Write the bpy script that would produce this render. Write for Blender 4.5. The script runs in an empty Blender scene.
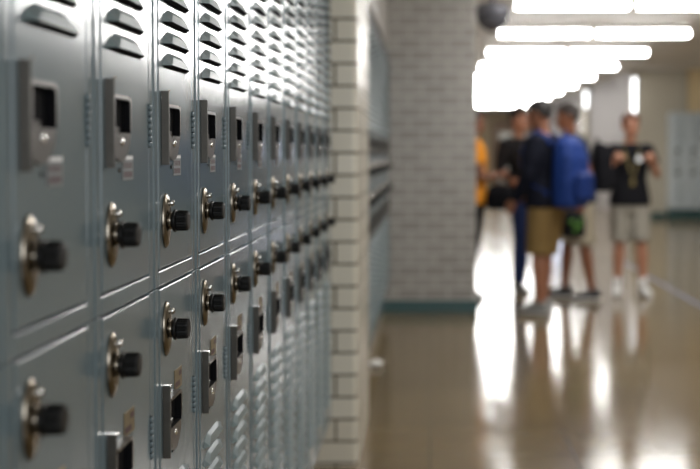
import bpy, bmesh, math, random
from mathutils import Vector, Matrix, Quaternion
R = math.radians
random.seed(7)
scene = bpy.context.scene
C = scene.collection
H = 1.28            # eye height
FPX = 1160.0        # focal length in pixels of a 700 px wide frame

# ------------------------------------------------------------------ materials
def new_mat(name):
    m = bpy.data.materials.new(name); m.use_nodes = True
    nt = m.node_tree
    return m, nt, nt.nodes['Principled BSDF']

def simple(name, col, rough=0.5, metal=0.0, spec=0.5, coat=0.0, vary=0.0, vscale=20.0, bump=0.0, bscale=200.0, rvary=0.0):
    m, nt, b = new_mat(name)
    b.inputs['Base Color'].default_value = (*col, 1)
    b.inputs['Roughness'].default_value = rough
    b.inputs['Metallic'].default_value = metal
    b.inputs['Specular IOR Level'].default_value = spec
    b.inputs['Coat Weight'].default_value = coat
    tc = nt.nodes.new('ShaderNodeTexCoord')
    if vary or rvary:
        n = nt.nodes.new('ShaderNodeTexNoise'); n.inputs['Scale'].default_value = vscale; n.inputs['Detail'].default_value = 5
        nt.links.new(tc.outputs['Object'], n.inputs['Vector'])
        if vary:
            r = nt.nodes.new('ShaderNodeMix'); r.data_type = 'RGBA'
            r.inputs['A'].default_value = (*[c*(1-vary) for c in col], 1)
            r.inputs['B'].default_value = (*[min(1, c*(1+vary)) for c in col], 1)
            nt.links.new(n.outputs['Fac'], r.inputs['Factor'])
            nt.links.new(r.outputs['Result'], b.inputs['Base Color'])
        if rvary:
            mr = nt.nodes.new('ShaderNodeMapRange')
            mr.inputs['To Min'].default_value = max(0.02, rough-rvary); mr.inputs['To Max'].default_value = rough+rvary
            nt.links.new(n.outputs['Fac'], mr.inputs['Value']); nt.links.new(mr.outputs['Result'], b.inputs['Roughness'])
    if bump:
        n2 = nt.nodes.new('ShaderNodeTexNoise'); n2.inputs['Scale'].default_value = bscale; n2.inputs['Detail'].default_value = 3
        bp = nt.nodes.new('ShaderNodeBump'); bp.inputs['Strength'].default_value = bump; bp.inputs['Distance'].default_value = 0.002
        nt.links.new(tc.outputs['Object'], n2.inputs['Vector'])
        nt.links.new(n2.outputs['Fac'], bp.inputs['Height']); nt.links.new(bp.outputs['Normal'], b.inputs['Normal'])
    return m

def brick(name, axis, c1, c2, mortar, bw, rh, ms, phase_u, phase_v, rough, offset=0.5):
    """glazed brick in object space; axis 'x': the face runs along x, 'y': along y"""
    m, nt, b = new_mat(name)
    tc = nt.nodes.new('ShaderNodeTexCoord'); sp = nt.nodes.new('ShaderNodeSeparateXYZ'); cb = nt.nodes.new('ShaderNodeCombineXYZ')
    nt.links.new(tc.outputs['Object'], sp.inputs[0])
    def add(sock, v):
        a = nt.nodes.new('ShaderNodeMath'); a.operation = 'ADD'; a.inputs[1].default_value = v
        nt.links.new(sock, a.inputs[0]); return a.outputs[0]
    nt.links.new(add(sp.outputs['X' if axis == 'x' else 'Y'], phase_u), cb.inputs[0])
    nt.links.new(add(sp.outputs['Z'], phase_v), cb.inputs[1])
    t = nt.nodes.new('ShaderNodeTexBrick')
    t.offset = offset
    t.inputs['Color1'].default_value = (*c1, 1); t.inputs['Color2'].default_value = (*c2, 1); t.inputs['Mortar'].default_value = (*mortar, 1)
    t.inputs['Scale'].default_value = 1.0; t.inputs['Mortar Size'].default_value = ms; t.inputs['Mortar Smooth'].default_value = 0.2
    t.inputs['Brick Width'].default_value = bw; t.inputs['Row Height'].default_value = rh
    nt.links.new(cb.outputs[0], t.inputs['Vector'])
    nt.links.new(t.outputs['Color'], b.inputs['Base Color'])
    mr = nt.nodes.new('ShaderNodeMapRange'); mr.inputs['To Min'].default_value = rough; mr.inputs['To Max'].default_value = 0.85
    nt.links.new(t.outputs['Fac'], mr.inputs['Value']); nt.links.new(mr.outputs['Result'], b.inputs['Roughness'])
    bp = nt.nodes.new('ShaderNodeBump'); bp.invert = True; bp.inputs['Strength'].default_value = 0.5; bp.inputs['Distance'].default_value = 0.003
    nt.links.new(t.outputs['Fac'], bp.inputs['Height']); nt.links.new(bp.outputs['Normal'], b.inputs['Normal'])
    return m

def emit(name, col, strength):
    m = bpy.data.materials.new(name); m.use_nodes = True; nt = m.node_tree
    nt.nodes.remove(nt.nodes['Principled BSDF'])
    e = nt.nodes.new('ShaderNodeEmission'); e.inputs['Color'].default_value = (*col, 1); e.inputs['Strength'].default_value = strength
    nt.links.new(e.outputs[0], nt.nodes['Material Output'].inputs[0])
    return m

def floor_mat():
    m, nt, b = new_mat('terrazzo_floor')
    tc = nt.nodes.new('ShaderNodeTexCoord')
    br = nt.nodes.new('ShaderNodeTexBrick'); br.offset = 0.0
    br.inputs['Color1'].default_value = FLOOR1; br.inputs['Color2'].default_value = FLOOR2
    br.inputs['Mortar'].default_value = FLOOR3
    br.inputs['Scale'].default_value = 1; br.inputs['Brick Width'].default_value = 0.61; br.inputs['Row Height'].default_value = 0.61
    br.inputs['Mortar Size'].default_value = 0.004
    nt.links.new(tc.outputs['Object'], br.inputs['Vector'])
    n = nt.nodes.new('ShaderNodeTexNoise'); n.inputs['Scale'].default_value = 90; n.inputs['Detail'].default_value = 6
    n2 = nt.nodes.new('ShaderNodeTexNoise'); n2.inputs['Scale'].default_value = 1.3; n2.inputs['Detail'].default_value = 4
    for q in (n, n2): nt.links.new(tc.outputs['Object'], q.inputs['Vector'])
    mx = nt.nodes.new('ShaderNodeMix'); mx.data_type = 'RGBA'; mx.blend_type = 'OVERLAY'; mx.inputs['Factor'].default_value = 0.35
    nt.links.new(br.outputs['Color'], mx.inputs['A']); nt.links.new(n.outputs['Color'], mx.inputs['B'])
    hs = nt.nodes.new('ShaderNodeHueSaturation'); hs.inputs['Saturation'].default_value = 1.0
    nt.links.new(mx.outputs['Result'], hs.inputs['Color'])
    mr = nt.nodes.new('ShaderNodeMapRange'); mr.inputs['To Min'].default_value = 0.8; mr.inputs['To Max'].default_value = 1.2
    nt.links.new(n2.outputs['Fac'], mr.inputs['Value']); nt.links.new(mr.outputs['Result'], hs.inputs['Value'])
    nt.links.new(hs.outputs['Color'], b.inputs['Base Color'])
    r2 = nt.nodes.new('ShaderNodeMapRange'); r2.inputs['To Min'].default_value = FLOOR_R[0]; r2.inputs['To Max'].default_value = FLOOR_R[1]
    nt.links.new(n2.outputs['Fac'], r2.inputs['Value']); nt.links.new(r2.outputs['Result'], b.inputs['Roughness'])
    b.inputs['Specular IOR Level'].default_value = 0.33
    return m

def locker_paint():
    """gloss enamel, faint orange peel and long scratches"""
    m, nt, b = new_mat('locker_paint')
    tc = nt.nodes.new('ShaderNodeTexCoord')
    n = nt.nodes.new('ShaderNodeTexNoise'); n.inputs['Scale'].default_value = 6; n.inputs['Detail'].default_value = 6
    nt.links.new(tc.outputs['Object'], n.inputs['Vector'])
    mx = nt.nodes.new('ShaderNodeMix'); mx.data_type = 'RGBA'
    mx.inputs['A'].default_value = (*[c*0.93 for c in PAINT], 1); mx.inputs['B'].default_value = (*[c*1.07 for c in PAINT], 1)
    nt.links.new(n.outputs['Fac'], mx.inputs['Factor']); nt.links.new(mx.outputs['Result'], b.inputs['Base Color'])
    b.inputs['Roughness'].default_value = PAINT_R
    b.inputs['Specular IOR Level'].default_value = 0.65
    n2 = nt.nodes.new('ShaderNodeTexNoise'); n2.inputs['Scale'].default_value = 14; n2.inputs['Detail'].default_value = 2
    nt.links.new(tc.outputs['Object'], n2.inputs['Vector'])
    bp = nt.nodes.new('ShaderNodeBump'); bp.inputs['Strength'].default_value = 0.05; bp.inputs['Distance'].default_value = 0.002
    nt.links.new(n2.outputs['Fac'], bp.inputs['Height']); nt.links.new(bp.outputs['Normal'], b.inputs['Normal'])
    return m

FLOOR1 = (0.158, 0.116, 0.062, 1); FLOOR2 = (0.168, 0.124, 0.066, 1); FLOOR3 = (0.10, 0.08, 0.05, 1); FLOOR_R = (0.10, 0.17)
PAINT = (0.136, 0.178, 0.196); PAINT_R = 0.15
LAMP = 22.0

M = {}
M['paint'] = locker_paint()
M['louver'] = simple('louver_paint', (0.145, 0.188, 0.196), 0.32)
M['paint_pale'] = simple('pale_locker_paint', (0.42, 0.47, 0.49), 0.35)  # locker paint lightened in colour to stand in for light on the doors
M['flange'] = simple('dull_latch_flange', (0.085, 0.078, 0.068), 0.38, 0.5, vary=0.2, vscale=60)
M['paint_in'] = simple('locker_interior', (0.02, 0.024, 0.025), 0.7)
M['slot'] = simple('dark_slot', (0.004, 0.004, 0.005), 0.8, spec=0.1)  # near-black colour painting the shade inside gaps, louvers and latch openings
M['chrome'] = simple('worn_chrome', (0.25, 0.22, 0.18), 0.20, 1.0, vary=0.15, vscale=60)
M['steel'] = simple('worn_latch_steel', (0.10, 0.094, 0.09), 0.30, 0.7, vary=0.25, vscale=45, rvary=0.08)
M['nickel'] = simple('bright_nickel', (0.85, 0.84, 0.82), 0.12, 1.0)
M['black'] = simple('black_dial_plastic', (0.004, 0.004, 0.004), 0.45, spec=0.25)
M['white_mark'] = simple('white_dial_marks', (0.7, 0.7, 0.7), 0.5)
M['badge_red'] = simple('worn_red_badge', (0.15, 0.165, 0.17), 0.45, 0.3, vary=0.3, vscale=150)
M['badge_ochre'] = simple('worn_ochre_badge', (0.17, 0.13, 0.065), 0.5, 0.2, vary=0.3, vscale=150)
M['badge_dark'] = simple('badge_worn_print', (0.06, 0.025, 0.03), 0.6)
M['pier_x'] = brick('cream_glazed_brick_front', 'x', (0.56, 0.52, 0.43), (0.61, 0.57, 0.48), (0.085, 0.070, 0.048), 0.205, 0.0903, 0.0055, 0.384, -0.015+0.0028, 0.22)
M['pier_y'] = brick('cream_glazed_brick_side', 'y', (0.56, 0.52, 0.43), (0.61, 0.57, 0.48), (0.085, 0.070, 0.048), 0.205, 0.0903, 0.0055, 0.0, -0.015+0.0028, 0.22)
M['pil_x'] = brick('grey_glazed_brick_front', 'x', (0.235, 0.216, 0.190), (0.305, 0.283, 0.252), (0.43, 0.405, 0.37), 0.205, 0.0903, 0.010, 0.06, -0.015, 0.30)
M['pil_y'] = brick('grey_glazed_brick_side', 'y', (0.235, 0.216, 0.190), (0.305, 0.283, 0.252), (0.43, 0.405, 0.37), 0.205, 0.0903, 0.010, 0.0, -0.015, 0.30)
M['floor'] = floor_mat()
M['ceiling'] = simple('ceiling_plaster', (0.62, 0.59, 0.55), 0.8, vary=0.06, vscale=3)
M['wall_grey'] = simple('wall_pale_paint', (0.30, 0.285, 0.275), 0.75, vary=0.05, vscale=2)
M['wall_cream'] = simple('wall_cream_paint', (0.40, 0.365, 0.29), 0.5, vary=0.05, vscale=2)
M['wall_tan'] = simple('wall_tan_paint', (0.62, 0.48, 0.27), 0.5, vary=0.06, vscale=2)
M['door_wood'] = simple('brown_wood_door', (0.28, 0.14, 0.045), 0.4, vary=0.2, vscale=8)
M['glaze'] = simple('glazed_bullnose', (0.40, 0.365, 0.29), 0.12, coat=1.0)
M['striplight'] = emit('strip_light_tube', (0.97, 0.98, 1.0), 3.0)  # glow for the bright upright marks on the wall corners
M['teal'] = simple('teal_vinyl_base', (0.016, 0.062, 0.062), 0.35)
M['lamp'] = emit('fluorescent_diffuser', (1.0, 0.985, 0.965), LAMP)
M['white_metal'] = simple('white_enamel', (0.75, 0.74, 0.72), 0.4)
M['day'] = emit('daylight_glass', (0.70, 0.78, 1.0), 3.0)  # glow added, out of view, for bluish glare on the latches
M['daydoor'] = emit('daylit_door_glass', (0.97, 0.92, 0.80), 0.16)  # glow added in the door glass to brighten its floor reflection
M['dome'] = simple('dark_dome', (0.07, 0.07, 0.08), 0.10)
M['grey_metal'] = simple('grey_bracket', (0.14, 0.14, 0.16), 0.4, 0.4)
M['tape'] = simple('blue_tape', (0.11, 0.14, 0.25), 0.35)
M['paper'] = simple('white_paper', (0.85, 0.85, 0.83), 0.7)

# ------------------------------------------------------------------ mesh helper
class MB:
    def __init__(s): s.v = []; s.f = []; s.mi = []; s.sm = []; s.mats = []
    def m(s, mat):
        if mat not in s.mats: s.mats.append(mat)
        return s.mats.index(mat)
    def add(s, verts, faces, mat, smooth=False):
        b = len(s.v); k = s.m(mat); s.v += [Vector(p) for p in verts]
        for f in faces: s.f.append([b+i for i in f]); s.mi.append(k); s.sm.append(smooth)
    def bm(s, bm, mat, smooth=False):
        bm.verts.index_update()
        s.add([v.co.copy() for v in bm.verts], [[v.index for v in f.verts] for f in bm.faces], mat, smooth); bm.free()
    def box(s, lo, hi, mat, bev=0.0, seg=1):
        bm = bmesh.new(); bmesh.ops.create_cube(bm, size=1)
        lo, hi = Vector(lo), Vector(hi)
        for v in bm.verts: v.co = Vector([lo[i] + (v.co[i]+0.5)*(hi[i]-lo[i]) for i in range(3)])
        if bev: bmesh.ops.bevel(bm, geom=bm.edges[:], offset=bev, segments=seg, affect='EDGES', profile=0.5)
        s.bm(bm, mat, False)
    def lathe(s, prof, axis_o, axis_d, up, mat, n=24, sx=1.0, sy=1.0, smooth=True, knurl=0.0, cap=True):
        """prof: [(t along axis, radius)]; sx, sy scale the section across and along 'up'"""
        d = Vector(axis_d).normalized(); u = Vector(up).normalized(); w = d.cross(u)
        o = Vector(axis_o); vs = []; fs = []
        for t, r in prof:
            for k in range(n):
                a = 2*math.pi*k/n; rr = r*(1-knurl*(k % 2))
                vs.append(o + d*t + w*(math.cos(a)*rr*sx) + u*(math.sin(a)*rr*sy))
        for i in range(len(prof)-1):
            for k in range(n):
                a, b = i*n+k, i*n+(k+1) % n
                fs.append([a, b, b+n, a+n])
        if cap: fs.append(list(range(n))[::-1]); fs.append([(len(prof)-1)*n+k for k in range(n)])
        s.add(vs, fs, mat, smooth)
    def tube(s, pts, rad, mat, n=10, flat=1.0, up=None, smooth=True):
        """closed tube through pts; rad per point, number or (a, b)"""
        pts = [Vector(p) for p in pts]; vs = []; fs = []
        t0 = (pts[1]-pts[0]).normalized()
        u = Vector(up) if up is not None else (Vector((0, 0, 1)) if abs(t0.z) < 0.9 else Vector((0, 1, 0)))
        for i, p in enumerate(pts):
            t = (pts[min(i+1, len(pts)-1)] - pts[max(i-1, 0)]).normalized()
            u = (u - t*u.dot(t)).normalized(); w = t.cross(u)
            r = rad[i] if isinstance(rad, (list, tuple)) else rad
            ra, rb = r if isinstance(r, tuple) else (r, r*flat)
            for k in range(n):
                a = 2*math.pi*k/n
                vs.append(p + w*(math.cos(a)*ra) + u*(math.sin(a)*rb))
        for i in range(len(pts)-1):
            for k in range(n):
                a, b = i*n+k, i*n+(k+1) % n
                fs.append([a, b, b+n, a+n])
        fs.append(list(range(n))[::-1]); fs.append([(len(pts)-1)*n+k for k in range(n)])
        s.add(vs, fs, mat, smooth)
    def ball(s, c, r, mat, n=10):
        bm = bmesh.new(); bmesh.ops.create_uvsphere(bm, u_segments=n+4, v_segments=n, radius=1)
        r = Vector(r) if not isinstance(r, (int, float)) else Vector((r, r, r))
        for v in bm.verts: v.co = Vector(c) + Vector([v.co[i]*r[i] for i in range(3)])
        s.bm(bm, mat, True)
    def rings(s, rr, mat, n=20, sq=2.0):
        """stack of superellipse rings (cx, cy, z, rx, ry)"""
        vs = []; fs = []
        for cx, cy, z, rx, ry in rr:
            for k in range(n):
                a = 2*math.pi*k/n; c, q = math.cos(a), math.sin(a)
                vs.append((cx + rx*math.copysign(abs(c)**(2/sq), c), cy + ry*math.copysign(abs(q)**(2/sq), q), z))
        for i in range(len(rr)-1):
            for k in range(n):
                a, b = i*n+k, i*n+(k+1) % n
                fs.append([a, b, b+n, a+n])
        fs.append(list(range(n))[::-1]); fs.append([(len(rr)-1)*n+k for k in range(n)])
        s.add(vs, fs, mat, True)
    def xform(s, mtx):
        s.v = [mtx @ p for p in s.v]; return s
    def mesh(s, name):
        me = bpy.data.meshes.new(name); me.from_pydata([tuple(p) for p in s.v], [], s.f)
        for m in s.mats: me.materials.append(m)
        me.polygons.foreach_set('material_index', s.mi); me.polygons.foreach_set('use_smooth', s.sm)
        bm = bmesh.new(); bm.from_mesh(me); bmesh.ops.recalc_face_normals(bm, faces=bm.faces); bm.to_mesh(me); bm.free()
        me.update(); return me
    def build(s, name, parent=None):
        o = bpy.data.objects.new(name, s.mesh(name)); C.objects.link(o)
        if parent is not None: o.parent = parent
        return o

def tag(o, label=None, cat=None, group=None, kind=None):
    for k, v in (('label', label), ('category', cat), ('group', group), ('kind', kind)):
        if v: o[k] = v
    return o
def thing(name, loc=(0, 0, 0), rz=0.0):
    o = bpy.data.objects.new(name, None); C.objects.link(o); o.empty_display_size = 0.1
    o.location = loc; o.rotation_euler = (0, 0, rz); return o
def struct(name, mb): return tag(mb.build(name), kind='structure')
def copy_tree(o, parent=None):
    c = o.copy(); C.objects.link(c); c.parent = parent
    for ch in o.children: copy_tree(ch, c)
    return c
def remesh(mb, name, parent, vox, smooth=2, mat=None):
    """one continuous surface out of closed overlapping shells"""
    o = mb.build(name)
    md = o.modifiers.new('r', 'REMESH'); md.mode = 'VOXEL'; md.voxel_size = vox; md.use_smooth_shade = True
    if smooth:
        sm = o.modifiers.new('s', 'SMOOTH'); sm.iterations = smooth; sm.factor = 0.5
    dg = bpy.context.evaluated_depsgraph_get(); dg.update()
    me = bpy.data.meshes.new_from_object(o.evaluated_get(dg))
    old = o.data; o.modifiers.clear(); o.data = me; bpy.data.meshes.remove(old)
    me.name = name
    if mat is not None: me.materials.clear(); me.materials.append(mat)
    for p in me.polygons: p.use_smooth = True
    o.parent = parent
    return o

# ------------------------------------------------------------------ the setting
CEIL = 2.88
b = MB(); b.box((-1.0, -3, -0.1), (8.0, 45.4, 0), M['floor']); struct('floor', b)
b = MB(); b.box((-1.0, -3, CEIL), (8.0, 45.4, CEIL+0.1), M['ceiling']); struct('ceiling', b)
b = MB(); b.box((-1.0, -3, 0), (-0.8, 9.22, CEIL), M['pier_y']); struct('wall_left', b)
b = MB(); b.box((-1.0, 9.74, 0), (-0.8, 45.2, CEIL), M['wall_grey']); struct('wall_left_far', b)
b = MB(); b.box((-1.0, 45.0, 0), (8.0, 45.2, CEIL), M['wall_tan']); struct('wall_end', b)
b = MB(); b.box((-1.0, -3.2, 0), (8.0, -3.0, CEIL), M['wall_cream']); struct('wall_back', b)
b = MB(); b.box((5.62, -3, 0), (5.82, 22.4, CEIL), M['wall_cream']); struct('wall_right', b)
b = MB(); b.box((3.9, 22.62, 0), (4.1, 45.0, CEIL), M['wall_grey']); struct('wall_right_far', b)
b = MB(); b.box((3.9, 22.4, 0), (4.97, 22.62, CEIL), M['wall_cream'], 0.02, 2); struct('wall_alcove', b)
b = MB(); b.lathe([(0.0, 0.085), (CEIL-0.001, 0.085)], (3.968, 22.468, 0.0005), (0, 0, 1), (0, 1, 0), M['glaze'], 40); struct('trim_5', b)
b = MB(); b.box((3.74, 28.46, 0), (3.9, 28.9, CEIL), M['wall_grey']); b.lathe([(0.0, 0.09), (CEIL-0.001, 0.09)], (3.81, 28.46, 0.0005), (0, 0, 1), (0, 1, 0), M['glaze'], 40); struct('trim_6', b)
b = MB(); b.box((4.97, 22.46, 0), (5.82, 22.62, CEIL), M['wall_tan']); struct('wall_alcove_tan', b)
b = MB(); b.box((3.9, 22.385, 0), (4.55, 22.4, 0.12), M['teal'], 0.004); struct('baseboard_alcove', b)
# bullnose glazed wall ends catching the lamps
def pier(name, lo, hi, mx, my, r):
    b = MB(); bm = bmesh.new(); bmesh.ops.create_cube(bm, size=1)
    for v in bm.verts: v.co = Vector([lo[i] + (v.co[i]+0.5)*(hi[i]-lo[i]) for i in range(3)])
    es = [e for e in bm.edges if abs(e.verts[0].co.x-hi[0]) < 1e-5 and abs(e.verts[1].co.x-hi[0]) < 1e-5 and abs(e.verts[0].co.y-e.verts[1].co.y) < 1e-5]
    bmesh.ops.bevel(bm, geom=es, offset=r, segments=6, affect='EDGES', profile=0.5)
    bm.normal_update(); bm.verts.index_update()
    kx, ky = b.m(mx), b.m(my)
    b.v = [v.co.copy() for v in bm.verts]
    for f in bm.faces:
        b.f.append([v.index for v in f.verts]); b.mi.append(kx if abs(f.normal.y) > 0.72 else ky); b.sm.append(False)
    bm.free(); return struct(name, b)
pier('wall_near_pier', (-0.8, 4.695, 0), (-0.294, 5.58, CEIL), M['pier_x'], M['pier_y'], 0.022)
pier('wall_far_pier', (-1.0, 9.22, 0), (0.366, 9.74, CEIL), M['pil_x'], M['pil_y'], 0.01)
b = MB(); b.box((-0.8, 9.205, 0), (0.381, 9.22, 0.10), M['teal'], 0.003); b.box((0.366, 9.2205, 0), (0.381, 9.74, 0.10), M['teal'], 0.003); struct('baseboard_far_pier', b)
b = MB(); b.box((-0.8, 5.58, 2.08), (-0.33, 9.22, CEIL), M['pil_y']); struct('wall_soffit', b)
b = MB(); b.box((-0.8, -0.5, 2.06), (-0.41, 4.695, CEIL), M['pier_y']); struct('wall_soffit_near', b)
b = MB(); b.box((-0.8, 1.04, 0), (-0.50, 4.695, 0.195), M['pier_y']); struct('trim_1', b)      # plinth under the near bank
b = MB(); b.box((-0.8, 5.58, 0), (-0.38, 9.205, 0.195), M['pier_y']); struct('trim_2', b)
b = MB(); b.box((4.57, 22.1, 0), (5.50, 22.38, 0.195), M['teal']); struct('trim_3', b)

# corridor end: door with glowing glass added to brighten the floor
b = MB()
for x0, x1 in ((2.62, 2.68), (3.20, 3.26), (3.78, 3.84)): b.box((x0, 44.9, 0), (x1, 45.0, 2.12), M['door_wood'])
for x0, x1 in ((2.68, 3.20), (3.26, 3.78)):
    for z0, z1 in ((0, 0.14), (0.98, 1.06), (2.04, 2.12)): b.box((x0, 44.91, z0), (x1, 45.0, z1), M['door_wood'])
b.box((2.40, 44.94, 0), (2.62, 45.0, 2.5), M['door_wood']); b.box((2.62, 44.94, 2.12), (3.84, 45.0, 2.5), M['door_wood'])
d1 = struct('door_1', b)
b = MB()
for x0, x1 in ((2.68, 3.20), (3.26, 3.78)):
    for z0, z1 in ((0.14, 0.98), (1.06, 2.04)): b.box((x0, 44.94, z0), (x1, 44.96, z1), M['daydoor'])
b.build('glass', d1)
def added_window(name, mk):
    """mk(u, v, depth) -> point; u across, v up"""
    def bx(b, u0, v0, d0, u1, v1, d1, m):
        a, c = mk(u0, v0, d0), mk(u1, v1, d1); b.box([min(a[i], c[i]) for i in range(3)], [max(a[i], c[i]) for i in range(3)], m)
    return bx
def glow_window(name, mk, W, V0, V1):
    bx = added_window(name, mk); b = MB()
    for u in (0, W-0.06): bx(b, u, V0, 0, u+0.06, V1, 0.05, M['grey_metal'])
    for v in (V0, V1-0.06): bx(b, 0.06, v, 0, W-0.06, v+0.06, 0.05, M['grey_metal'])
    o = struct(name, b); b = MB(); bx(b, 0.06, V0+0.06, 0.005, W-0.06, V1-0.06, 0.02, M['day']); b.build('glass', o)
glow_window('window_1', lambda u, v, d: (3.9-d, 33.0+u, v), 4.4, 1.0, 1.75)  # added out of view behind the people, for bluish glare on near latches
glow_window('window_2', lambda u, v, d: (0.75+u, 45.0-d, v), 1.0, 1.0, 2.0)  # added out of view behind the pillar, for glare on the farther bank

# ------------------------------------------------------------------ lockers
# local frame: x = out of the door (0 = door face), y = along the bank from the door's hinge-free edge, z up
S = 0.2985; DW = 0.239; POST = S - DW; DEPTH = 0.375
def frame_mesh(zlo, zhi, dlo, dhi):
    b = MB(); g = 0.0030
    # posts either side of the door opening (the left one carries the neighbour's share) and rails
    b.box((-0.020, -POST+0.0034, zlo+0.0004), (-0.0012, -g, zhi-0.0004), M['paint'], 0.0018, 2)
    b.box((-0.020, -g, zlo+0.0004), (-0.0004, DW+0.0002, dlo-g), M['paint'], 0.0022, 4)
    if zhi - dhi - g > 0.006: b.box((-0.020, -g, dhi+g), (-0.0004, DW+0.0002, zhi-0.0004), M['paint'], 0.0022, 4)
    # raised seam down the post where two frames meet
    b.box((-0.003, -POST*0.52, zlo+0.0004), (0.0008, -POST*0.52+0.0045, zhi-0.0004), M['paint'], 0.0012, 1)
    # carcass
    b.box((-DEPTH, -POST+0.0006, zlo+0.0004), (-0.0205, -POST+0.002, zhi-0.0004), M['paint'])
    b.box((-DEPTH, DW-0.0012, zlo+0.0004), (-0.0205, DW+0.0002, zhi-0.0004), M['paint'])
    b.box((-DEPTH, -POST+0.002, zlo+0.0004), (-DEPTH+0.002, DW, zhi-0.0004), M['paint'])
    b.box((-DEPTH, -POST+0.002, zlo+0.0004), (-0.0205, DW, zlo+0.002), M['paint'])
    b.box((-DEPTH, -POST+0.002, zhi-0.002), (-0.0205, DW, zhi-0.0004), M['paint'])
    b.box((-0.026, -g-0.004, max(dlo-g-0.003, zlo+0.001)), (-0.0215, DW-0.0014, min(dhi+g+0.003, zhi-0.001)), M['slot'])  # near-black sheet behind the door, painting shade into its gaps
    return b.mesh('frame')
def door_mesh(dlo, dhi):
    b = MB(); b.box((-0.018, 0, dlo), (0, DW-0.0030, dhi), M['paint'], 0.0022, 4)
    return b.mesh('door')
def louver_mesh(zs, p):
    b = MB()
    for z in zs:
        y0, y1 = 0.026, 0.200; h = 0.021
        V = [(0.0002, y0, z), (0.0002, y1, z), (0.0002, y1-0.012, z+h*0.55), (0.0002, y1-0.05, z+h), (0.0002, y0+0.035, z+h), (0.0002, y0+0.006, z+h*0.6),
             (p, y0+0.016, z+0.001), (p, y1-0.030, z+0.001), (p*0.62, y1-0.055, z+h*0.7), (p*0.62, y0+0.040, z+h*0.7)]
        b.add(V, [[6, 7, 8, 9], [9, 8, 3, 4], [7, 1, 2], [7, 2, 3, 8], [6, 5, 0], [6, 9, 4, 5]], M['louver'])
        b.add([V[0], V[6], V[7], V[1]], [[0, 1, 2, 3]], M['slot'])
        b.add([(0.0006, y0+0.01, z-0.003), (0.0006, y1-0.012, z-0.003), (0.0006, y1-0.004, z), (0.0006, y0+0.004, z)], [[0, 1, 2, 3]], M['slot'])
    return b.mesh('louver_vents')
def arc(cy, cz, r, a0, a1, n): return [(cy + r*math.cos(R(a0+(a1-a0)*i/n)), cz + r*math.sin(R(a0+(a1-a0)*i/n))) for i in range(n+1)]
def latch_mesh(z0, z1):
    """upright flange plus a raised D-shaped pan; z0..z1 the flange"""
    b = MB(); y0 = 0.0140; hh = z1-z0
    b.box((0.0002, y0, z0), (0.0120, y0+0.0028, z1), M['flange'], 0.0009, 2)
    b.box((0.0002, y0-0.001, z1-0.002), (0.0126, y0+0.008, z1), M['nickel'], 0.0006, 1)
    # D-shaped pan outline
    ya, yb = y0+0.0028, y0+0.084; za, zb = z0+0.006, z1-0.021
    out = [(ya, za+0.006)] + arc(yb-0.050, za+0.044, 0.044, -98, -28, 6)[0:] + [(yb, za+0.045)] + arc(yb-0.008, zb-0.008, 0.008, 0, 90, 3) + [(ya, zb)]
    n = len(out); px = 0.0114
    V = [(px, y, z) for y, z in out] + [(0.0002, y, z) for y, z in out]
    # opening in the upper half
    oy0, oy1, oz0, oz1 = ya+0.004, yb-0.005, za+0.037, zb-0.005
    side = [[i, (i+1) % n, (i+1) % n + n, i+n] for i in range(n)]
    bm = bmesh.new(); vo = [bm.verts.new((px, y, z)) for y, z in out]
    hole = [(oy0, oz0), (oy1, oz0), (oy1, oz1-0.004), (oy1-0.006, oz1), (oy0, oz1)]
    vh = [bm.verts.new((px, y, z)) for y, z in hole]
    es = [bm.edges.new((vo[i], vo[(i+1) % n])) for i in range(n)] + [bm.edges.new((vh[i], vh[(i+1) % 5])) for i in range(5)]
    bmesh.ops.triangle_fill(bm, use_beauty=True, edges=es)
    b.bm(bm, M['steel'])
    b.add(V, side, M['steel'])
    hv = [(px, y, z) for y, z in hole] + [(0.0011, y, z) for y, z in hole]
    b.add(hv, [[i, (i+1) % 5, (i+1) % 5+5, i+5] for i in range(5)], M['slot'])
    b.add([(0.0011, y, z) for y, z in hole], [[0, 1, 2, 3, 4]], M['slot'])
    # lift finger inside the opening
    b.box((0.0012, oy0+0.012, oz0), (0.0050, oy1-0.030, oz0+0.008), M['steel'], 0.0012, 1)
    return b.mesh('latch'), (ya+0.034, za+0.026, px), (yb-0.020, za-0.004)
def hinge_mesh(z0, z1):
    b = MB(); n = 7; y = DW-0.0014; d = (z1-z0)/n
    b.tube([(0.0002, y, z0), (0.0002, y, z1)], 0.0026, M['slot'], 8)
    for i in range(n): b.tube([(0.0012, y, z0+d*i+0.0007), (0.0012, y, z0+d*(i+1)-0.0007)], 0.0030, M['paint'], 8)
    return b.mesh('hinge')
def plate_mesh(zc):
    b = MB(); y = 0.037
    b.lathe([(0.0002, 1), (0.0018, 1), (0.0042, 0.93), (0.0062, 0.78), (0.0074, 0.5)], (0, y, zc), (1, 0, 0), (0, 0, 1), M['chrome'], 36, 0.0225, 0.0415)
    b.lathe([(0.006, 0.0135), (0.0100, 0.0135), (0.0118, 0.0120)], (0, y, zc), (1, 0, 0), (0, 0, 1), M['chrome'], 28)
    return b.mesh('combination_lock')
def dial_mesh(zc):
    b = MB(); y = 0.037
    b.lathe([(0.0119, 0.0140), (0.0140, 0.0172), (0.0165, 0.0174), (0.0180, 0.0150)], (0, y, zc), (1, 0, 0), (0, 0, 1), M['black'], 40)
    b.lathe([(0.0178, 0.0146), (0.0195, 0.0156), (0.0330, 0.0152), (0.0356, 0.0138), (0.0364, 0.010)], (0, y, zc), (1, 0, 0), (0, 0, 1), M['black'], 48, knurl=0.05, smooth=False)
    return b.mesh('dial')
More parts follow.
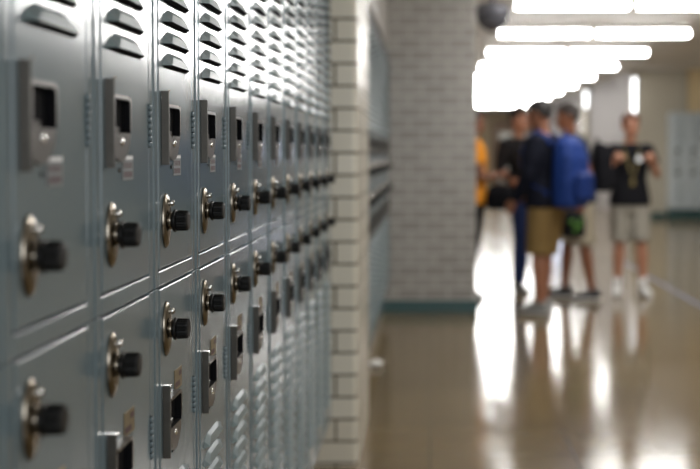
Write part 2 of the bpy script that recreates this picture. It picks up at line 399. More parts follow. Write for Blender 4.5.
def boss_mesh(zc):
    b = MB(); y = 0.037
    b.lathe([(0.004, 0.0048), (0.0115, 0.0046), (0.0130, 0.0036)], (0, y+0.003, zc+0.0265), (1, 0, 0), (0, 0, 1), M['nickel'], 18)
    b.lathe([(0.0131, 0.0016), (0.0134, 0.0016)], (0, y+0.003, zc+0.0265), (1, 0, 0), (0, 0, 1), M['slot'], 10)
    return b.mesh('keyhole_boss')
def badge_mesh(zc, mat, red):
    b = MB(); y = 0.118
    b.box((0.0002, y-0.026, zc-0.0165), (0.0012, y+0.026, zc+0.0165), mat, 0.0004)
    if red:
        b.box((0.0012, y-0.024, zc+0.0105), (0.0015, y+0.024, zc+0.0150), M['white_mark'])
        for i in range(4):     # worn-off print
            yy = y-0.020+i*0.011
            b.box((0.0012, yy, zc-0.001), (0.0014, yy+0.007, zc+0.007), M['badge_dark'])
            b.box((0.0012, yy-0.001, zc-0.013), (0.0014, yy+0.008, zc-0.005), M['badge_dark'])
    else:
        b.box((0.0012, y-0.022, zc-0.012), (0.0014, y+0.010, zc-0.004), M['badge_dark'])
        b.box((0.0012, y+0.004, zc+0.003), (0.0014, y+0.022, zc+0.011), M['badge_dark'])
    return b.mesh('number_plate')

def make_locker(upper):
    if upper: zlo, zhi, dlo, dhi = 1.0792, 2.03, 1.1060, 2.012; knob = H-0.1035; l0, l1 = H-0.019, H+0.0925; lv = [H+0.130+0.0327*i for i in range(17)]; bz = H-0.0205; hz = [H+0.006]
    else: zlo, zhi, dlo, dhi = 0.20, 1.0788, 0.219, 1.0760; knob = H-0.2670; l0, l1 = H-0.459, H-0.349; lv = [H-0.525-0.0327*i for i in range(15)]; bz = H-0.354-0.004; hz = [H-0.440]
    root = thing('locker')
    def ob(name, me, p): o = bpy.data.objects.new(name, me); C.objects.link(o); o.parent = p; return o
    ob('frame', frame_mesh(zlo, zhi, dlo, dhi), root)
    d = ob('door', door_mesh(dlo, dhi), root)
    ob('louver_vents', louver_mesh(lv, 0.0115 if upper else 0.0085), d)
    for z in hz: ob('hinge', hinge_mesh(z, z+0.062), d)
    np_ = ob('number_plate', badge_mesh(bz, M['badge_red'] if upper else M['badge_ochre'], upper), d)
    np_['label'] = 'small worn red and white plate' if upper else 'small worn ochre plate'
    lm, rv, sc = latch_mesh(l0, l1)
    la = ob('latch', lm, root); la['label'] = 'worn steel lift latch'
    b = MB(); b.lathe([(-0.001, 0.0058), (0.0012, 0.0052), (0.0022, 0.003)], (rv[2], rv[0], rv[1]), (1, 0, 0), (0, 0, 1), M['nickel'], 16); ob('rivet', b.mesh('rivet'), la)
    b = MB(); b.lathe([(0.0002, 0.0035), (0.0016, 0.003)], (0, sc[0], sc[1]-0.006), (1, 0, 0), (0, 0, 1), M['black'], 12); ob('screw', b.mesh('screw'), la)
    cl = ob('combination_lock', plate_mesh(knob), root); cl['label'] = 'chrome oval lock plate'
    dl = ob('dial', dial_mesh(knob), cl); dl['label'] = 'black ridged dial knob'
    ob('keyhole_boss', boss_mesh(knob), cl)
    return root
ORD = ['first', 'second', 'third', 'fourth', 'fifth', 'sixth', 'seventh', 'eighth', 'ninth', 'tenth', 'eleventh', 'twelfth', 'thirteenth', 'fourteenth']
protos = {True: make_locker(True), False: make_locker(False)}
used = {True: False, False: False}
def place_locker(upper, loc, rz, label, group):
    if not used[upper]: o = protos[upper]; used[upper] = True
    else: o = copy_tree(protos[upper])
    o.location = loc; o.rotation_euler = (0, 0, rz)
    tag(o, label, 'locker', group); return o
NCOL = 12; Y3 = 2.011
EXTRA = {0: 'nearest and most blurred', 2: 'in sharp focus', 11: 'against the cream brick pier'}
for n in range(NCOL):
    for up in (True, False):
        t = 'upper' if up else 'lower'
        e = EXTRA.get(n)
        lab = f"{t} grey-blue steel locker, {ORD[n]} column from the left" + (f", {e}" if e else "")
        place_locker(up, (-0.40, Y3+S*(n-3), 0), 0.0, lab, 'two-tier lockers in the near bank')
NB2 = 11
for k in range(NB2):
    for up in (True, False):
        t = 'upper' if up else 'lower'
        y = 9.19 - S*(k+1) + POST
        lab = f"{t} blurred locker beyond the cream pier, {ORD[k]} column from the grey brick pillar"
        place_locker(up, (-0.326, y, 0), 0.0, lab, 'lockers between the two brick piers')
for k in range(3):
    for up in (True, False):
        t = 'upper' if up else 'lower'
        lab = f"{t} pale locker of the bank across the hall, {ORD[k]} column from the cream wall"
        o = place_locker(up, (4.58+POST+S*k, 22.0, 0), -math.pi/2, lab, 'lockers across the hall')
        for c in o.children_recursive:
            for sl in getattr(c, 'material_slots', []):
                if sl.material in (M['paint'], M['louver']): sl.link = 'OBJECT'; sl.material = M['paint_pale']
# filler posts that close the two long banks
b = MB(); b.box((-0.775, Y3+S*8+DW+0.001, 0.2005), (-0.4012, 4.6925, 2.03), M['paint'], 0.0015); struct('trim_4', b)

# ------------------------------------------------------------------ ceiling lamps
LZ = H + 1.46
def make_lamp():
    root = thing('ceiling_lamp'); L = 1.135
    b = MB(); b.box((0, -0.088, 0.029), (L, 0.088, 0.075), M['white_metal'], 0.006, 1)
    for x in (0, L-0.012): b.box((x, -0.085, -0.034), (x+0.012, 0.085, 0.034), M['white_metal'], 0.003, 1)
    b.build('housing', root)
    b = MB(); n = 8; vs = []; fs = []
    for x in (0.013, L-0.013):
        for i in range(n+1):
            a = math.pi + math.pi*i/n; vs.append((x, 0.08*math.cos(a), 0.028+0.062*math.sin(a)))
    fs = [[i, i+1, i+n+2, i+n+1] for i in range(n)]
    fs.append([0, n+1, 2*n+1, n])
    b.add(vs, fs, M['lamp']); b.build('diffuser', root)
    for x in (0.25, L-0.25):
        b = MB(); b.tube([(x, 0, 0.074), (x, 0, CEIL-LZ-0.001)], 0.009, M['white_metal'], 8); b.lathe([(0, 0.03), (0.008, 0.03)], (x, 0, CEIL-LZ-0.009), (0, 0, 1), (0, 1, 0), M['white_metal'], 12); b.build('stem', root)
    return root
lamp0 = make_lamp(); first = True
for r in range(-3, 10):
    Yl = 11.6 + 2.75*r
    for side, x in (('left', 0.845), ('right', 2.055)):
        o = lamp0 if first else copy_tree(lamp0); first = False
        o.location = (x, Yl, LZ)
        if r >= 0: lab = f"glowing white fluorescent ceiling lamp, {side} of the pair in the {ORD[r]} row away"
        else: lab = f"fluorescent ceiling lamp out of frame above, {side} one, {ORD[-r-1]} row nearer"  # unseen nearer rows, assumed to continue the lamps and light the near hall
        tag(o, lab, 'ceiling lamp', 'fluorescent lamps hung in rows')

# ------------------------------------------------------------------ small things
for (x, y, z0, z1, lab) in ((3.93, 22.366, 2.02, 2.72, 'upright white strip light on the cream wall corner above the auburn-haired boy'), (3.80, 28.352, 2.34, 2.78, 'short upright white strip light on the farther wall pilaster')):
    o = tag(thing('wall_light', (x, y, z0)), lab, 'wall light', None)  # glowing strip added to give the wall corner its bright upright highlight
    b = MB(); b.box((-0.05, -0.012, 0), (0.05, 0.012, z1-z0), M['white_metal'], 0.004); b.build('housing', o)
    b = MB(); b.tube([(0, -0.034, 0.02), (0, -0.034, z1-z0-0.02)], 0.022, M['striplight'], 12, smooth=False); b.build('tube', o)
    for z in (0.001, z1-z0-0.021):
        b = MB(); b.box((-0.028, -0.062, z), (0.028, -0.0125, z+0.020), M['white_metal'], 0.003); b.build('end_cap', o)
root = thing('security_camera', (0.355, 9.50, 2.40))
tag(root, 'dark round dome camera hung from the ceiling beside the grey brick pillar', 'camera')
b = MB(); b.tube([(0.155, 0, 0.08), (0.155, 0, CEIL-2.40-0.012)], 0.018, M['grey_metal'], 10); b.lathe([(0, 0.06), (0.011, 0.06)], (0.155, 0, CEIL-2.40-0.0125), (0, 0, 1), (0, 1, 0), M['grey_metal'], 20); b.build('drop_rod', root)
b = MB(); b.lathe([(0.09, 0.06), (0.085, 0.11), (0.05, 0.14), (0.0, 0.14)], (0.155, 0, 0), (0, 0, 1), (0, 1, 0), M['grey_metal'], 28); b.build('housing', root)
b = MB(); b.lathe([(0.0, 0.135)] + [(-0.135*math.sin(R(a)), 0.135*math.cos(R(a))) for a in range(10, 90, 10)], (0.155, 0, -0.001), (0, 0, 1), (0, 1, 0), M['dome'], 28); b.build('dome', root)

b = MB(); b.box((2.232, 3.0, 0.0003), (2.268, 13.5, 0.0012), M['tape'])
tag(b.build('floor_tape'), 'faint blue stripe of tape running along the shiny floor at right', 'floor tape')

b = MB(); bm = bmesh.new(); bmesh.ops.create_icosphere(bm, subdivisions=3, radius=1)
for v in bm.verts:
    k = 1 + 0.35*math.sin(v.co.x*7+v.co.y*3)*math.cos(v.co.z*6+v.co.y*5)
    v.co = Vector((v.co.x*0.05*k, v.co.y*0.06*k, v.co.z*0.028*k + 0.03))
zmin = min(v.co.z for v in bm.verts)
for v in bm.verts: v.co.z -= zmin
b.bm(bm, M['paper']); o = b.build('paper_ball'); o.location = (-0.322, 6.90, 0.0005); o.scale = (0.8, 0.8, 0.6)
tag(o, 'crumpled white paper on the floor just past the cream brick pier', 'paper')

# ------------------------------------------------------------------ people
def cloth(name, col, rough=0.85, vary=0.12): return simple(name, col, rough, vary=vary, vscale=30, bump=0.15, bscale=300, spec=0.2)
SK = {'tan': simple('skin_tan', (0.30, 0.125, 0.068), 0.5, vary=0.06), 'light': simple('skin_light', (0.38, 0.175, 0.105), 0.5, vary=0.06), 'brown': simple('skin_brown', (0.20, 0.075, 0.036), 0.5, vary=0.06)}
HAIR = {'black': simple('hair_black', (0.012, 0.009, 0.008), 0.45, vary=0.3, vscale=120), 'brown': simple('hair_brown', (0.016, 0.009, 0.006), 0.5, vary=0.3, vscale=120), 'auburn': simple('hair_auburn', (0.10, 0.032, 0.014), 0.5, vary=0.3, vscale=120)}
EYE = simple('eye_white', (0.50, 0.46, 0.42), 0.3); IRIS = simple('iris_dark', (0.02, 0.012, 0.008), 0.2); LIP = simple('lips', (0.30, 0.10, 0.08), 0.5)

def lerp(a, c, t): return a + (c-a)*t
def hand(b, wrist, d, n, mat, curl=0.5, side=1):
    """palm and five fingers; d = forearm direction, n = palm normal, side = +1/-1 which side the thumb leaves"""
    d = d.normalized(); n = (n - d*n.dot(d)).normalized(); w = d.cross(n)*side
    pc = wrist + d*0.045
    b.tube([wrist-d*0.01, wrist+d*0.02, wrist+d*0.06, wrist+d*0.088, wrist+d*0.096], [(0.024, 0.019), (0.034, 0.015), (0.041, 0.014), (0.040, 0.012), (0.034, 0.008)], mat, 12, up=n)
    for k, (off, ln, cu) in enumerate(((0.033, 0.070, 0.9), (0.011, 0.080, 1.0), (-0.011, 0.074, 1.05), (-0.032, 0.058, 1.15))):
        p = wrist + d*(0.086-abs(off)*0.12) + w*off; a = 0.12; pts = [p - d*0.012]; pts.append(p); q = p
        for j, f in enumerate((0.45, 0.30, 0.25)):
            a += curl*cu*(0.55 if j == 0 else 0.7)
            q = q + (d*math.cos(a) + n*math.sin(a) + w*off*0.9*(1 if j == 0 else 0.3))*ln*f
            pts.append(q)
        b.tube(pts, [0.0085, 0.0088, 0.0083, 0.0077, 0.0060], mat, 8)
    p = wrist + d*0.028 + w*0.028; pts = [p - w*0.012, p]
    for j, (f, a) in enumerate(((0.036, 0.75), (0.030, 0.45), (0.022, 0.2))):
        p = p + (d*math.cos(a) + w*math.sin(a)*(1-0.4*curl) + n*(0.35*curl+0.25))*f; pts.append(p)
    b.tube(pts, [0.0115, 0.0118, 0.0105, 0.0092, 0.0066], mat, 8)

def person(loc, rz, height, label, skin, hair, shirt, bottoms, shoe, arms, feet, head_yaw=0.0, head_pitch=0.0, lean=(0, 0), long_bottoms=False, sock=None, short_len=0.93, girth=1.0, hair_style='short', sleeve=0.55, long_sleeve=False):
    s = height/1.75
    root = thing('person', loc, rz); tag(root, label, 'person', None)
    T = lambda p: Vector(p)
    def Ln(p):        # upper body leans from the hips
        p = Vector(p); k = max(0.0, p.z-0.92)
        return Vector((p.x+lean[0]*k, p.y+lean[1]*k, p.z))
    sk = skin
    body = MB(); g = girth
    tor = [(0, 0.0, 0.86, .13*g, .085*g), (0, -.008, 0.93, .165*g, .112*g), (0, -.004, 1.02, .148*g, .100*g), (0, .004, 1.12, .138*g, .094*g), (0, .008, 1.24, .152*g, .104*g), (0, .004, 1.34, .162*g, .104*g), (0, -.004, 1.41, .150*g, .086*g), (0, -.012, 1.455, .095, .066), (0, -.014, 1.475, .055, .054)]
    torL = []
    for cx, cy, z, rx, ry in tor:
        p = Ln((cx, cy, z)); torL.append((p.x, p.y, z, rx, ry))
    body.rings(torL, sk, 24, 2.3)
    # head
    nb = Ln((0, -0.014, 1.44)); hc = Ln((0, 0.012, 1.525))
    body.tube([nb, lerp(nb, hc, 0.5), hc + Vector((0, -0.01, 0.04))], [0.058, 0.052, 0.053], sk, 16)
    Hm = Matrix.Translation(hc) @ Matrix.Rotation(head_yaw, 4, 'Z') @ Matrix.Rotation(head_pitch, 4, 'X')
    hb = MB()
    prof = [(-.004, .020, .024, .052), (.006, .036, .042, .042), (.025, .049, .063, .028), (.05, .058, .080, .013), (.08, .0655, .089, .003), (.11, .071, .094, -.002), (.14, .0735, .097, -.005), (.17, .071, .094, -.008), (.195, .061, .081, -.011), (.213, .043, .059, -.013), (.224, .019, .027, -.013)]
    hb.rings([(0, cy, z, rx, ry) for z, rx, ry, cy in prof], sk, 24, 2.15)
    hb.tube([(0, .083, .118), (0, .099, .098), (0, .112, .079), (0, .098, .068)], [.008, .010, .0135, .010], sk, 10)
    for q in (-1, 1):
        hb.ball((q*.010, .100, .074), (.008, .009, .007), sk, 8)
        hb.tube([(q*.068, -.008, .070), (q*.076, -.012, .085), (q*.079, -.018, .105), (q*.073, -.014, .122)], [(.006, .010), (.007, .015), (.007, .018), (.006, .010)], sk, 10, up=(0, 1, 0))
        hb.tube([(q*.012, .092, .124), (q*.030, .088, .131), (q*.050, .074, .126)], [.006, .008, .006], sk, 8)
        hb.ball((q*.034, .066, .070), (.020, .020, .018), sk, 8)
    hb.ball((0, .086, .046), (.024, .012, .014), sk, 8)
    hb.xform(Hm); body.v_off = None
    for f, k, q in zip(hb.f, hb.mi, hb.sm): pass
    body.add(hb.v, hb.f, sk, True)
    # arms
    wr = {}
    for q, key in ((-1, 'l'), (1, 'r')):
        A = arms[key]; sh = Ln((q*0.168, -0.012, 1.405)); el = Ln(A['elbow']); wi = Ln(A['wrist'])
        body.tube([sh - Vector((q*.03, 0, -.0)), sh, lerp(sh, el, .3), lerp(sh, el, .7), el, lerp(el, wi, .25), lerp(el, wi, .65), wi],
                  [.050*g, .052*g, .047*g, .040*g, .037*g, .039*g, .032*g, (.025, .021)], sk, 14)
        n = Vector(A.get('palm', (-q, 0, 0))); d = (wi-el).normalized()
        w_side = Vector(A.get('thumb', (0, 1, 0)))
        nn = (n-d*n.dot(d)).normalized(); sd = 1 if d.cross(nn).dot(w_side) > 0 else -1
        hand(body, wi, d, nn, sk, A.get('curl', .5), sd)
        wr[key] = (sh, el, wi)
    # legs
    legs = {}
    for q, key in ((-1, 'l'), (1, 'r')):
        F = feet[key]; hp = Vector((q*.088, -.005, .90)); an = Vector((F[0], F[1], .085)); kn = lerp(hp, an, .50) + Vector((0, F[3] if len(F) > 3 else .025, 0))
        body.tube([hp+Vector((0, 0, .04)), hp, lerp(hp, kn, .4), lerp(hp, kn, .85), kn, lerp(kn, an, .28), lerp(kn, an, .65), an, an - Vector((0, 0, .03))],
                  [.080*g, .088*g, .076*g, .058*g, .053*g, .057*g, .043*g, .034, .036], sk, 16)
        fa = R(F[2]); fd = Vector((math.sin(fa), math.cos(fa), 0)); base = Vector((an.x, an.y, 0))
        body.tube([base+Vector((0, 0, .05))-fd*.04, base+Vector((0, 0, .05))+fd*.03, base+Vector((0, 0, .042))+fd*.10, base+Vector((0, 0, .035))+fd*.15], [(.03, .030), (.034, .035), (.036, .022), (.03, .014)], sk, 12)
        legs[key] = (hp, kn, an, fd, base)
    for mb in (body,): mb.xform(Matrix.Scale(s, 4))
    bo = remesh(body, 'body', root, 0.0055, 1, sk)
    # face
    def part(mb, name, parent=root, vox=None, mat=None, sm=2):
        mb.xform(Matrix.Scale(s, 4))
        return remesh(mb, name, parent, vox, sm, mat) if vox else mb.build(name, parent)
    for q in (-1, 1):
        e = MB(); e.ball((q*.031, .0805, .112), (.0125, .0108, .0060), EYE, 10); e.ball((q*.031, .0880, .112), (.0056, .0046, .0056), IRIS, 8); part(e.xform(Hm), 'eye')
        e = MB(); e.tube([(q*.014, .097, .129), (q*.032, .094, .136), (q*.050, .080, .131)], [.0035, .0048, .003], hair, 8); part(e.xform(Hm), 'eyebrow')
    e = MB(); e.tube([(-.024, .088, .046), (-.010, .098, .048), (0, .0995, .047), (.010, .098, .048), (.024, .088, .046)], [.003, .0062, .0058, .0062, .003], LIP, 8); part(e.xform(Hm), 'mouth')
    # hair
    hr = MB()
    low = .075 if hair_style == 'short' else .03
    hr.rings([(0, -.056, low, .062, .046), (0, -.048, .105, .0765, .056), (0, -.040, .132, .0795, .070), (0, -.024, .152, .0805, .090), (0, -.016, .172, .0795, .101), (0, -.013, .192, .075, .098), (0, -.014, .216, .060, .080), (0, -.015, .236, .036, .05), (0, -.015, .243, .012, .016)], hair, 24, 2.15)
    rnd = random.Random(int(height*1000)+len(label))
    for i in range(90):      # tousled locks lying over the scalp
        a = rnd.uniform(0, 2*math.pi); e0 = rnd.uniform(.15, 1.35); c0 = Vector((0, -.014, .135))
        def sp(a, e): return c0 + Vector((math.cos(a)*math.cos(e)*.080, math.sin(a)*math.cos(e)*.103, math.sin(e)*.106))
        if math.sin(a) > .3 and e0 < .55: continue
        a1 = a + rnd.uniform(-.35, .35); q0, q1, q2 = sp(a, e0+.25), sp(lerp(a, a1, .5), e0), sp(a1, e0-.22)
        n = (q2-c0).normalized(); hr.tube([q0, q1 + n*.004, q2 + n*rnd.uniform(.001, .010)], [.007, .010, .003], hair, 6)
    for i in range(9):
        x = -.056 + .014*i; hr.tube([(x*.95, .050, .212), (x, .076, .192), (x*1.04+rnd.uniform(-.006, .006), .084 - abs(x)*.42, .162+rnd.uniform(-.006, .008))], [.014, .012, .004], hair, 8)
    for q in (-1, 1): hr.tube([(q*.0745, .018, .150), (q*.0735, .020, .120), (q*.072, .014, .098)], [(.008, .016), (.005, .012), (.003, .006)], hair, 8, up=(0, 1, 0))
    part(hr.xform(Hm), 'hair', vox=.0045, mat=hair, sm=1)
    # shirt
    st = MB(); e = .020
    rr = [(cx, cy, z, rx+e+(.012 if z < 1.1 else 0), ry+e+(.012 if z < 1.1 else 0)) for cx, cy, z, rx, ry in torL if z > 0.9 and z < 1.46]
    p = Ln((0, -.006, .872)); rr = [(p.x, p.y, .872, .178*g+e, .120*g+e)] + rr
    p = Ln((0, -.013, 1.468)); rr.append((p.x, p.y, 1.468, .078, .066))
    st.rings(rr, shirt, 28, 2.3)
    for key in 'lr':
        sh, el, wi = wr[key]; q = -1 if key == 'l' else 1
        st.tube([sh - Vector((q*.055, 0, -.012)), sh, lerp(sh, el, .3), lerp(sh, el, sleeve), lerp(sh, el, sleeve+.03)], [.062*g, .072*g, .070*g, .068*g, .066*g], shirt, 16)
        if long_sleeve: st.tube([lerp(sh, el, .4), el, lerp(el, wi, .5), lerp(el, wi, .93), lerp(el, wi, .97)], [.066*g, .056*g, .050*g, .042, .040], shirt, 16)
    part(st, 'shirt', vox=.008, mat=shirt, sm=3)
    # bottoms
    bt = MB()
    bt.rings([(0, -.005, .80, .165*g, .112*g), (0, -.006, .86, .180*g, .124*g), (0, -.006, .93, .180*g, .124*g), (0, -.004, .985, .166*g, .114*g)], bottoms, 24, 2.3)
    for key in 'lr':
        hp, kn, an, fd, base = legs[key]
        if long_bottoms: bt.tube([hp+Vector((0, 0, .02)), lerp(hp, kn, .4), kn, lerp(kn, an, .5), lerp(kn, an, .93), lerp(kn, an, .97)], [.106*g, .098*g, .078*g, .070*g, .062*g, .060*g], bottoms, 18)
        else: bt.tube([hp+Vector((0, 0, .02)), lerp(hp, kn, .4), lerp(hp, kn, short_len), lerp(hp, kn, short_len+.03)], [.106*g, .101*g, .096*g, .094*g], bottoms, 18)
    part(bt, 'trousers' if long_bottoms else 'shorts', vox=.008, mat=bottoms, sm=3)
    for key in 'lr':
        hp, kn, an, fd, base = legs[key]
        if sock is not None:
            k = MB(); k.tube([an-Vector((0, 0, .02)), an+Vector((0, 0, .03)), lerp(kn, an, .78)], [.041, .041, .045], sock, 14); part(k, 'sock')
        k = MB(); up = Vector((0, 0, 1)); b0 = base
        k.tube([b0-fd*.075+up*.045, b0-fd*.060+up*.052, b0-fd*.01+up*.060, b0+fd*.06+up*.052, b0+fd*.12+up*.043, b0+fd*.165+up*.036, b0+fd*.185+up*.032],
               [(.022, .028), (.036, .042), (.040, .050), (.042, .042), (.046, .032), (.038, .023), (.016, .013)], shoe, 16, up=(0, 0, 1))
        k.tube([b0-fd*.018+up*.05, b0-fd*.015+up*.105], [(.042, .048), (.044, .05)], shoe, 14, up=fd)
        so = part(k, 'shoe', vox=.006, mat=shoe, sm=2)
        k = MB(); k.tube([b0-fd*.082+up*.0135, b0-fd*.06+up*.0135, b0+fd*.02+up*.0135, b0+fd*.12+up*.0135, b0+fd*.172+up*.0135, b0+fd*.196+up*.0135],
                         [(.020, .013), (.040, .013), (.041, .013), (.050, .013), (.038, .013), (.012, .012)], SOLE, 14, up=(0, 0, 1)); part(k, 'sole', so)
    return root, s, wr
SOLE = simple('shoe_sole_white', (0.55, 0.54, 0.52), 0.6)

def backpack(loc, rz, s, mat, mat2, label, size=(0.17, 0.11, 0.25), z=1.17, lean=(0, 0)):
    """worn on the back: pack behind (-y), straps over the shoulders"""
    root = thing('backpack', loc, rz); tag(root, label, 'backpack')
    w, d, h = size; Sm = Matrix.Scale(s, 4)
    yb = -.125
    b = MB(); b.rings([(0, yb-d, z-h, w*.80, d*.72), (0, yb-d, z-h+.03, w*.97, d*.93), (0, yb-d, z-h*.3, w, d), (0, yb-d*.95, z+h*.4, w*.95, d*.92), (0, yb-d*.85, z+h*.8, w*.80, d*.72), (0, yb-d*.72, z+h, w*.45, d*.38)], mat, 28, 3.2)
    remesh(b.xform(Sm), 'pack', root, .008, 2, mat)
    b = MB(); b.rings([(0, yb-2*d-.002, z-h*.80, w*.62, .020), (0, yb-2*d-.008, z-h*.74, w*.72, .040), (0, yb-2*d-.006, z-h*.1, w*.72, .038), (0, yb-2*d+.004, z+h*.0, w*.58, .018)], mat2, 24, 3.2)
    remesh(b.xform(Sm), 'pocket', root, .007, 2, mat2)
    b = MB(); b.tube([(-.04, yb-d*.5, z+h*.97), (-.02, yb-d*.5, z+h+.035), (.02, yb-d*.5, z+h+.035), (.04, yb-d*.5, z+h*.97)], .008, mat2, 8); b.xform(Sm).build('grab_handle', root)
    for q in (-1, 1):
        b = MB(); pts = [(q*.085, -.135, 1.38), (q*.095, -.085, 1.462), (q*.098, -.01, 1.490), (q*.105, .075, 1.455), (q*.118, .132, 1.36), (q*.128, .142, 1.24), (q*.150, .105, 1.12), (q*.176, .0, 1.03), (q*.160, -.125, .985)]
        pts = [(x+lean[0]*(zz-.92), y+lean[1]*(zz-.92), zz) for x, y, zz in pts]
        b.tube(pts, [(.027, .007)]*len(pts), mat2, 10, up=(q*.2, .3, 1)); b.xform(Sm).build('strap', root)
    return root

def px(x, Y): return (x-430.0)/FPX*Y
def arm_down(q, fwd=.03, out=.06): return {'elbow': (q*(.19+out*.6), -.02, 1.12), 'wrist': (q*(.20+out), fwd+.05, .875), 'palm': (-q, 0, 0), 'thumb': (0, 1, 0), 'curl': .45}

NAVY = cloth('navy_cotton', (0.004, 0.005, 0.012)); KHAKI = cloth('khaki_twill', (0.21, 0.135, 0.050)); BLUE = cloth('blue_nylon', (0.010, 0.034, 0.17), 0.6); BLUE2 = cloth('deep_blue_nylon', (0.007, 0.025, 0.13), 0.6)
GREYT = cloth('charcoal_cotton', (0.026, 0.027, 0.032)); BLACK = cloth('black_cotton', (0.004, 0.004, 0.006)); ORANGE = cloth('orange_cotton', (0.72, 0.27, 0.02)); STONE = cloth('stone_twill', (0.30, 0.26, 0.19)); STONE2 = cloth('grey_stone_twill', (0.27, 0.25, 0.21))
DENIM = cloth('blue_denim', (0.020, 0.035, 0.11)); DGREY = cloth('dark_grey_knit', (0.014, 0.013, 0.014))
SH_GREY = simple('shoe_grey', (0.24, 0.24, 0.23), 0.6); SH_BLK = simple('shoe_black', (0.012, 0.012, 0.013), 0.5); SH_WHT = simple('shoe_white', (0.62, 0.62, 0.60), 0.5); SOCKW = cloth('white_sock', (0.62, 0.61, 0.60)); LANY = cloth('lanyard_tan', (0.16, 0.125, 0.05)); GREENP = simple('green_print', (0.06, 0.18, 0.012), 0.6); WHITEP = simple('white_print', (0.70, 0.72, 0.74), 0.6); SILVER = simple('silver_bottle', (0.6, 0.6, 0.58), 0.3, 0.6)

# boy with the blue backpack, back turned
Y = 9.20; p3 = (px(546, Y), Y, 0); rz3 = R(54)
person(p3, rz3, 1.69, 'boy seen from behind in navy T-shirt, khaki shorts and grey sneakers', SK['tan'], HAIR['black'], NAVY, KHAKI, SH_GREY,
       {'l': {'elbow': (-.235, .02, 1.13), 'wrist': (-.22, .17, .93), 'palm': (1, 0, 0), 'thumb': (0, 0, 1), 'curl': .5}, 'r': {'elbow': (.235, .02, 1.13), 'wrist': (.20, .20, .98), 'palm': (-1, 0, 0), 'thumb': (0, 0, 1), 'curl': .6}},
       {'l': (-.115, -.02, -8), 'r': (.115, .08, 10)}, head_yaw=R(8), head_pitch=R(-8), short_len=.98, girth=1.08, lean=(0, .06), long_sleeve=True)
backpack(p3, rz3, 1.69/1.75, BLUE, BLUE2, 'bright blue backpack worn by the boy in khaki shorts', (.190, .112, .290), 1.165, (0, .06))

# boy at the back of the trio, facing him
Y = 10.55; p2 = (px(529, Y), Y, 0)
person(p2, R(215), 1.68, 'boy in dark grey shirt with tan lanyard facing the blue backpack boy', SK['light'], HAIR['brown'], DGREY, DENIM, SH_GREY,
       {'l': {'elbow': (-.22, .0, 1.13), 'wrist': (-.12, .20, 1.10), 'palm': (1, 0, 0), 'thumb': (0, 0, 1), 'curl': 1.0}, 'r': {'elbow': (.25, -.05, 1.17), 'wrist': (.255, .10, 1.07), 'palm': (-1, 0, 0), 'thumb': (0, 0, 1), 'curl': .8}},
       {'l': (-.11, .03, -8), 'r': (.11, -.02, 10)}, head_yaw=R(12), head_pitch=R(-6), long_bottoms=True, long_sleeve=True, lean=(.22, 0))

# boy in charcoal T-shirt, profile
Y = 10.05; p4 = (px(579, Y), Y, 0); rz4 = R(100)
person(p4, rz4, 1.69, 'boy in charcoal T-shirt and stone shorts standing right of the blue backpack', SK['brown'], HAIR['brown'], GREYT, STONE, SH_BLK,
       {'l': {'elbow': (-.225, -.05, 1.12), 'wrist': (-.20, .03, .89), 'palm': (1, 0, 0), 'thumb': (0, 1, 0), 'curl': .5}, 'r': {'elbow': (.225, .02, 1.13), 'wrist': (.16, .20, 1.02), 'palm': (-1, 0, 0), 'thumb': (0, 0, 1), 'curl': .6}},
       {'l': (-.11, -.09, -6), 'r': (.11, .10, 6)}, head_yaw=R(-14), head_pitch=R(-6), short_len=.95, lean=(0, .14))
backpack(p4, rz4, 1.69/1.75, BLACK, BLACK, 'black backpack on the boy in the charcoal T-shirt', (.15, .085, .22), 1.19, (0, .14))

# boy at right facing the camera, hands at his chest
Y = 10.35; p5 = (px(630, Y), Y, 0); rz5 = R(180)
r5, s5, w5 = person(p5, rz5, 1.62, 'auburn-haired boy at right in black T-shirt, hands raised to his chest', SK['light'], HAIR['auburn'], BLACK, STONE2, SH_WHT,
       {'l': {'elbow': (-.255, .03, 1.15), 'wrist': (-.195, .150, 1.275), 'palm': (.3, -1, 0), 'thumb': (1, 0, 0), 'curl': 1.2}, 'r': {'elbow': (.255, .03, 1.15), 'wrist': (.185, .155, 1.28), 'palm': (-.3, -1, 0), 'thumb': (-1, 0, 0), 'curl': 1.2}},
       {'l': (-.125, .03, -10), 'r': (.115, -.03, 10)}, head_yaw=R(5), short_len=.90, sock=SOCKW)
b = MB(); e = .0012
b.add([(-.090, .138, 1.29), (-.038, .144, 1.29), (-.034, .145, 1.335), (-.065, .142, 1.352), (-.090, .136, 1.33)], [[0, 1, 2, 3, 4]], WHITEP); b.xform(Matrix.Scale(s5, 4)).build('shirt_emblem', r5)['label'] = 'small white emblem on the chest'
def lanyard(loc, rz, s, label, drop):
    b = MB(); pts = [(-.062, -.05, 1.485), (-.075, .03, 1.475), (-.068, .115, 1.38), (-.035, .150, 1.25), (0, .158, drop), (.035, .150, 1.25), (.068, .115, 1.38), (.075, .03, 1.475), (.062, -.05, 1.485)]
    b.tube(pts, [(.010, .004)]*len(pts), LANY, 8, up=(0, .5, 1))
    o = thing('lanyard', loc, rz); b.xform(Matrix.Scale(s, 4)).build('ribbon', o)
    b = MB(); b.box((-.020, .156, drop-.06), (.020, .161, drop), WHITEP if False else LANY, .002); b.xform(Matrix.Scale(s, 4)).build('card', o)
    return tag(o, label, 'lanyard')
lanyard(p5, rz5, s5, 'tan lanyard around the neck of the auburn-haired boy', 1.12)
lanyard((p2[0]-.085, p2[1]-.055, 0), R(215), 1.68/1.75, 'tan lanyard on the boy in dark grey behind the trio', 1.15)

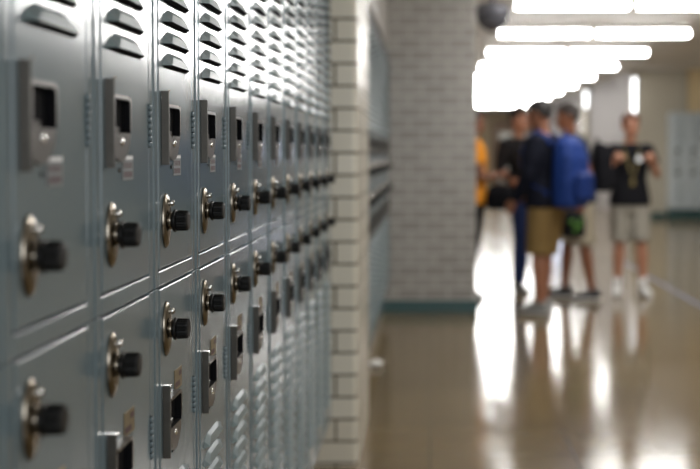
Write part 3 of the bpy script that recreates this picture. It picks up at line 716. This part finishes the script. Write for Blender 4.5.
# boy mostly behind the grey brick pillar
Y = 10.10; p1 = (0.362, Y, 0); rz1 = R(-75)
r1, s1, w1 = person(p1, rz1, 1.66, 'person in orange T-shirt and black trousers half hidden by the brick pillar', SK['brown'], HAIR['black'], ORANGE, BLACK, SH_BLK,
       {'l': arm_down(-1), 'r': {'elbow': (.225, .02, 1.12), 'wrist': (.205, .19, 1.14), 'palm': (-1, 0, 0), 'thumb': (0, 1, 0), 'curl': 1.3}},
       {'l': (-.11, -.07, -8), 'r': (.11, -.11, 8)}, long_bottoms=True)

# bags
def soft_bag(name, loc, rz, size, mat, label, marks=None, strap=0.12):
    root = thing(name, loc, rz); tag(root, label, 'bag'); w, d, h = size
    b = MB(); b.rings([(0, 0, -h, w*.8, d*.7), (0, 0, -h*.9, w, d), (0, 0, -h*.4, w*1.02, d*1.05), (0, 0, -h*.1, w*.8, d*.7), (0, 0, 0, w*.3, d*.3)], mat, 24, 2.8)
    remesh(b, 'pouch', root, .007, 2, mat)
    b = MB(); b.tube([(-w*.3, 0, -.01), (-w*.15, 0, strap*.7), (0, 0, strap), (w*.15, 0, strap*.7), (w*.3, 0, -.01)], .006, mat, 8); b.build('strap', root)
    if marks:
        for cx, cz, r in marks:
            b = MB(); b.ball((cx, -d*1.02, cz), (r*1.2, .012, r), GREENP, 8); b.build('green_patch', root)
    return root
Yb = 9.30
soft_bag('drawstring_bag', (px(573, Yb)+.03, Yb+.22, 0.80), R(10), (.10, .06, .22), BLACK, 'black bag with green print hanging below the blue backpack', [(-.03, -.09, .022), (.03, -.12, .026), (0, -.16, .018), (.05, -.07, .015)], .06)
hp = Matrix.Translation(Vector(p1)) @ Matrix.Rotation(rz1, 4, 'Z') @ (w1['r'][2]*s1)
soft_bag('shoulder_bag', (hp.x+.01, hp.y-.07, hp.z-.075), R(-20), (.12, .06, .22), BLACK, 'black bag hanging from the hand of the person in orange', None, .075)

# ------------------------------------------------------------------ light and camera
def area(name, loc, rot, sx, sy, col, power):
    l = bpy.data.lights.new(name, 'AREA'); l.shape = 'RECTANGLE'; l.size = sx; l.size_y = sy; l.color = col; l.energy = power
    o = bpy.data.objects.new(name, l); C.objects.link(o); o.location = loc; o.rotation_euler = rot; return o
area('daylight_behind', (2.4, -2.8, 1.7), (R(90), 0, 0), 5.5, 1.8, (0.90, 0.95, 1.0), 58)  # added fill light, source assumed unseen behind the camera, brightening the pier fronts
w = bpy.data.worlds.new('world'); scene.world = w; w.use_nodes = True
w.node_tree.nodes['Background'].inputs[0].default_value = (0.5, 0.55, 0.6, 1); w.node_tree.nodes['Background'].inputs[1].default_value = 0.05

cam = bpy.data.cameras.new('camera'); co = bpy.data.objects.new('camera', cam); C.objects.link(co)
cam.sensor_width = 36.0; cam.sensor_fit = 'HORIZONTAL'; cam.lens = FPX/700*36
pitch = 1.35
co.location = (0, 0, H); co.rotation_euler = (R(90-pitch), 0, 0)
VX, VY = 430.0, 152.0
cam.shift_x = -(VX-350)/700
cam.shift_y = -((234.5-VY) - FPX*math.tan(R(pitch)))/700
cam.clip_start = 0.02; cam.clip_end = 200
cam.dof.use_dof = True; cam.dof.focus_distance = 1.93; cam.dof.aperture_fstop = 3.0
scene.camera = co
scene.view_settings.view_transform = 'Standard'
scene.view_settings.exposure = 1.1
scene.cycles.use_denoising = True
scene.cycles.max_bounces = 8
scene.cycles.sample_clamp_indirect = 6
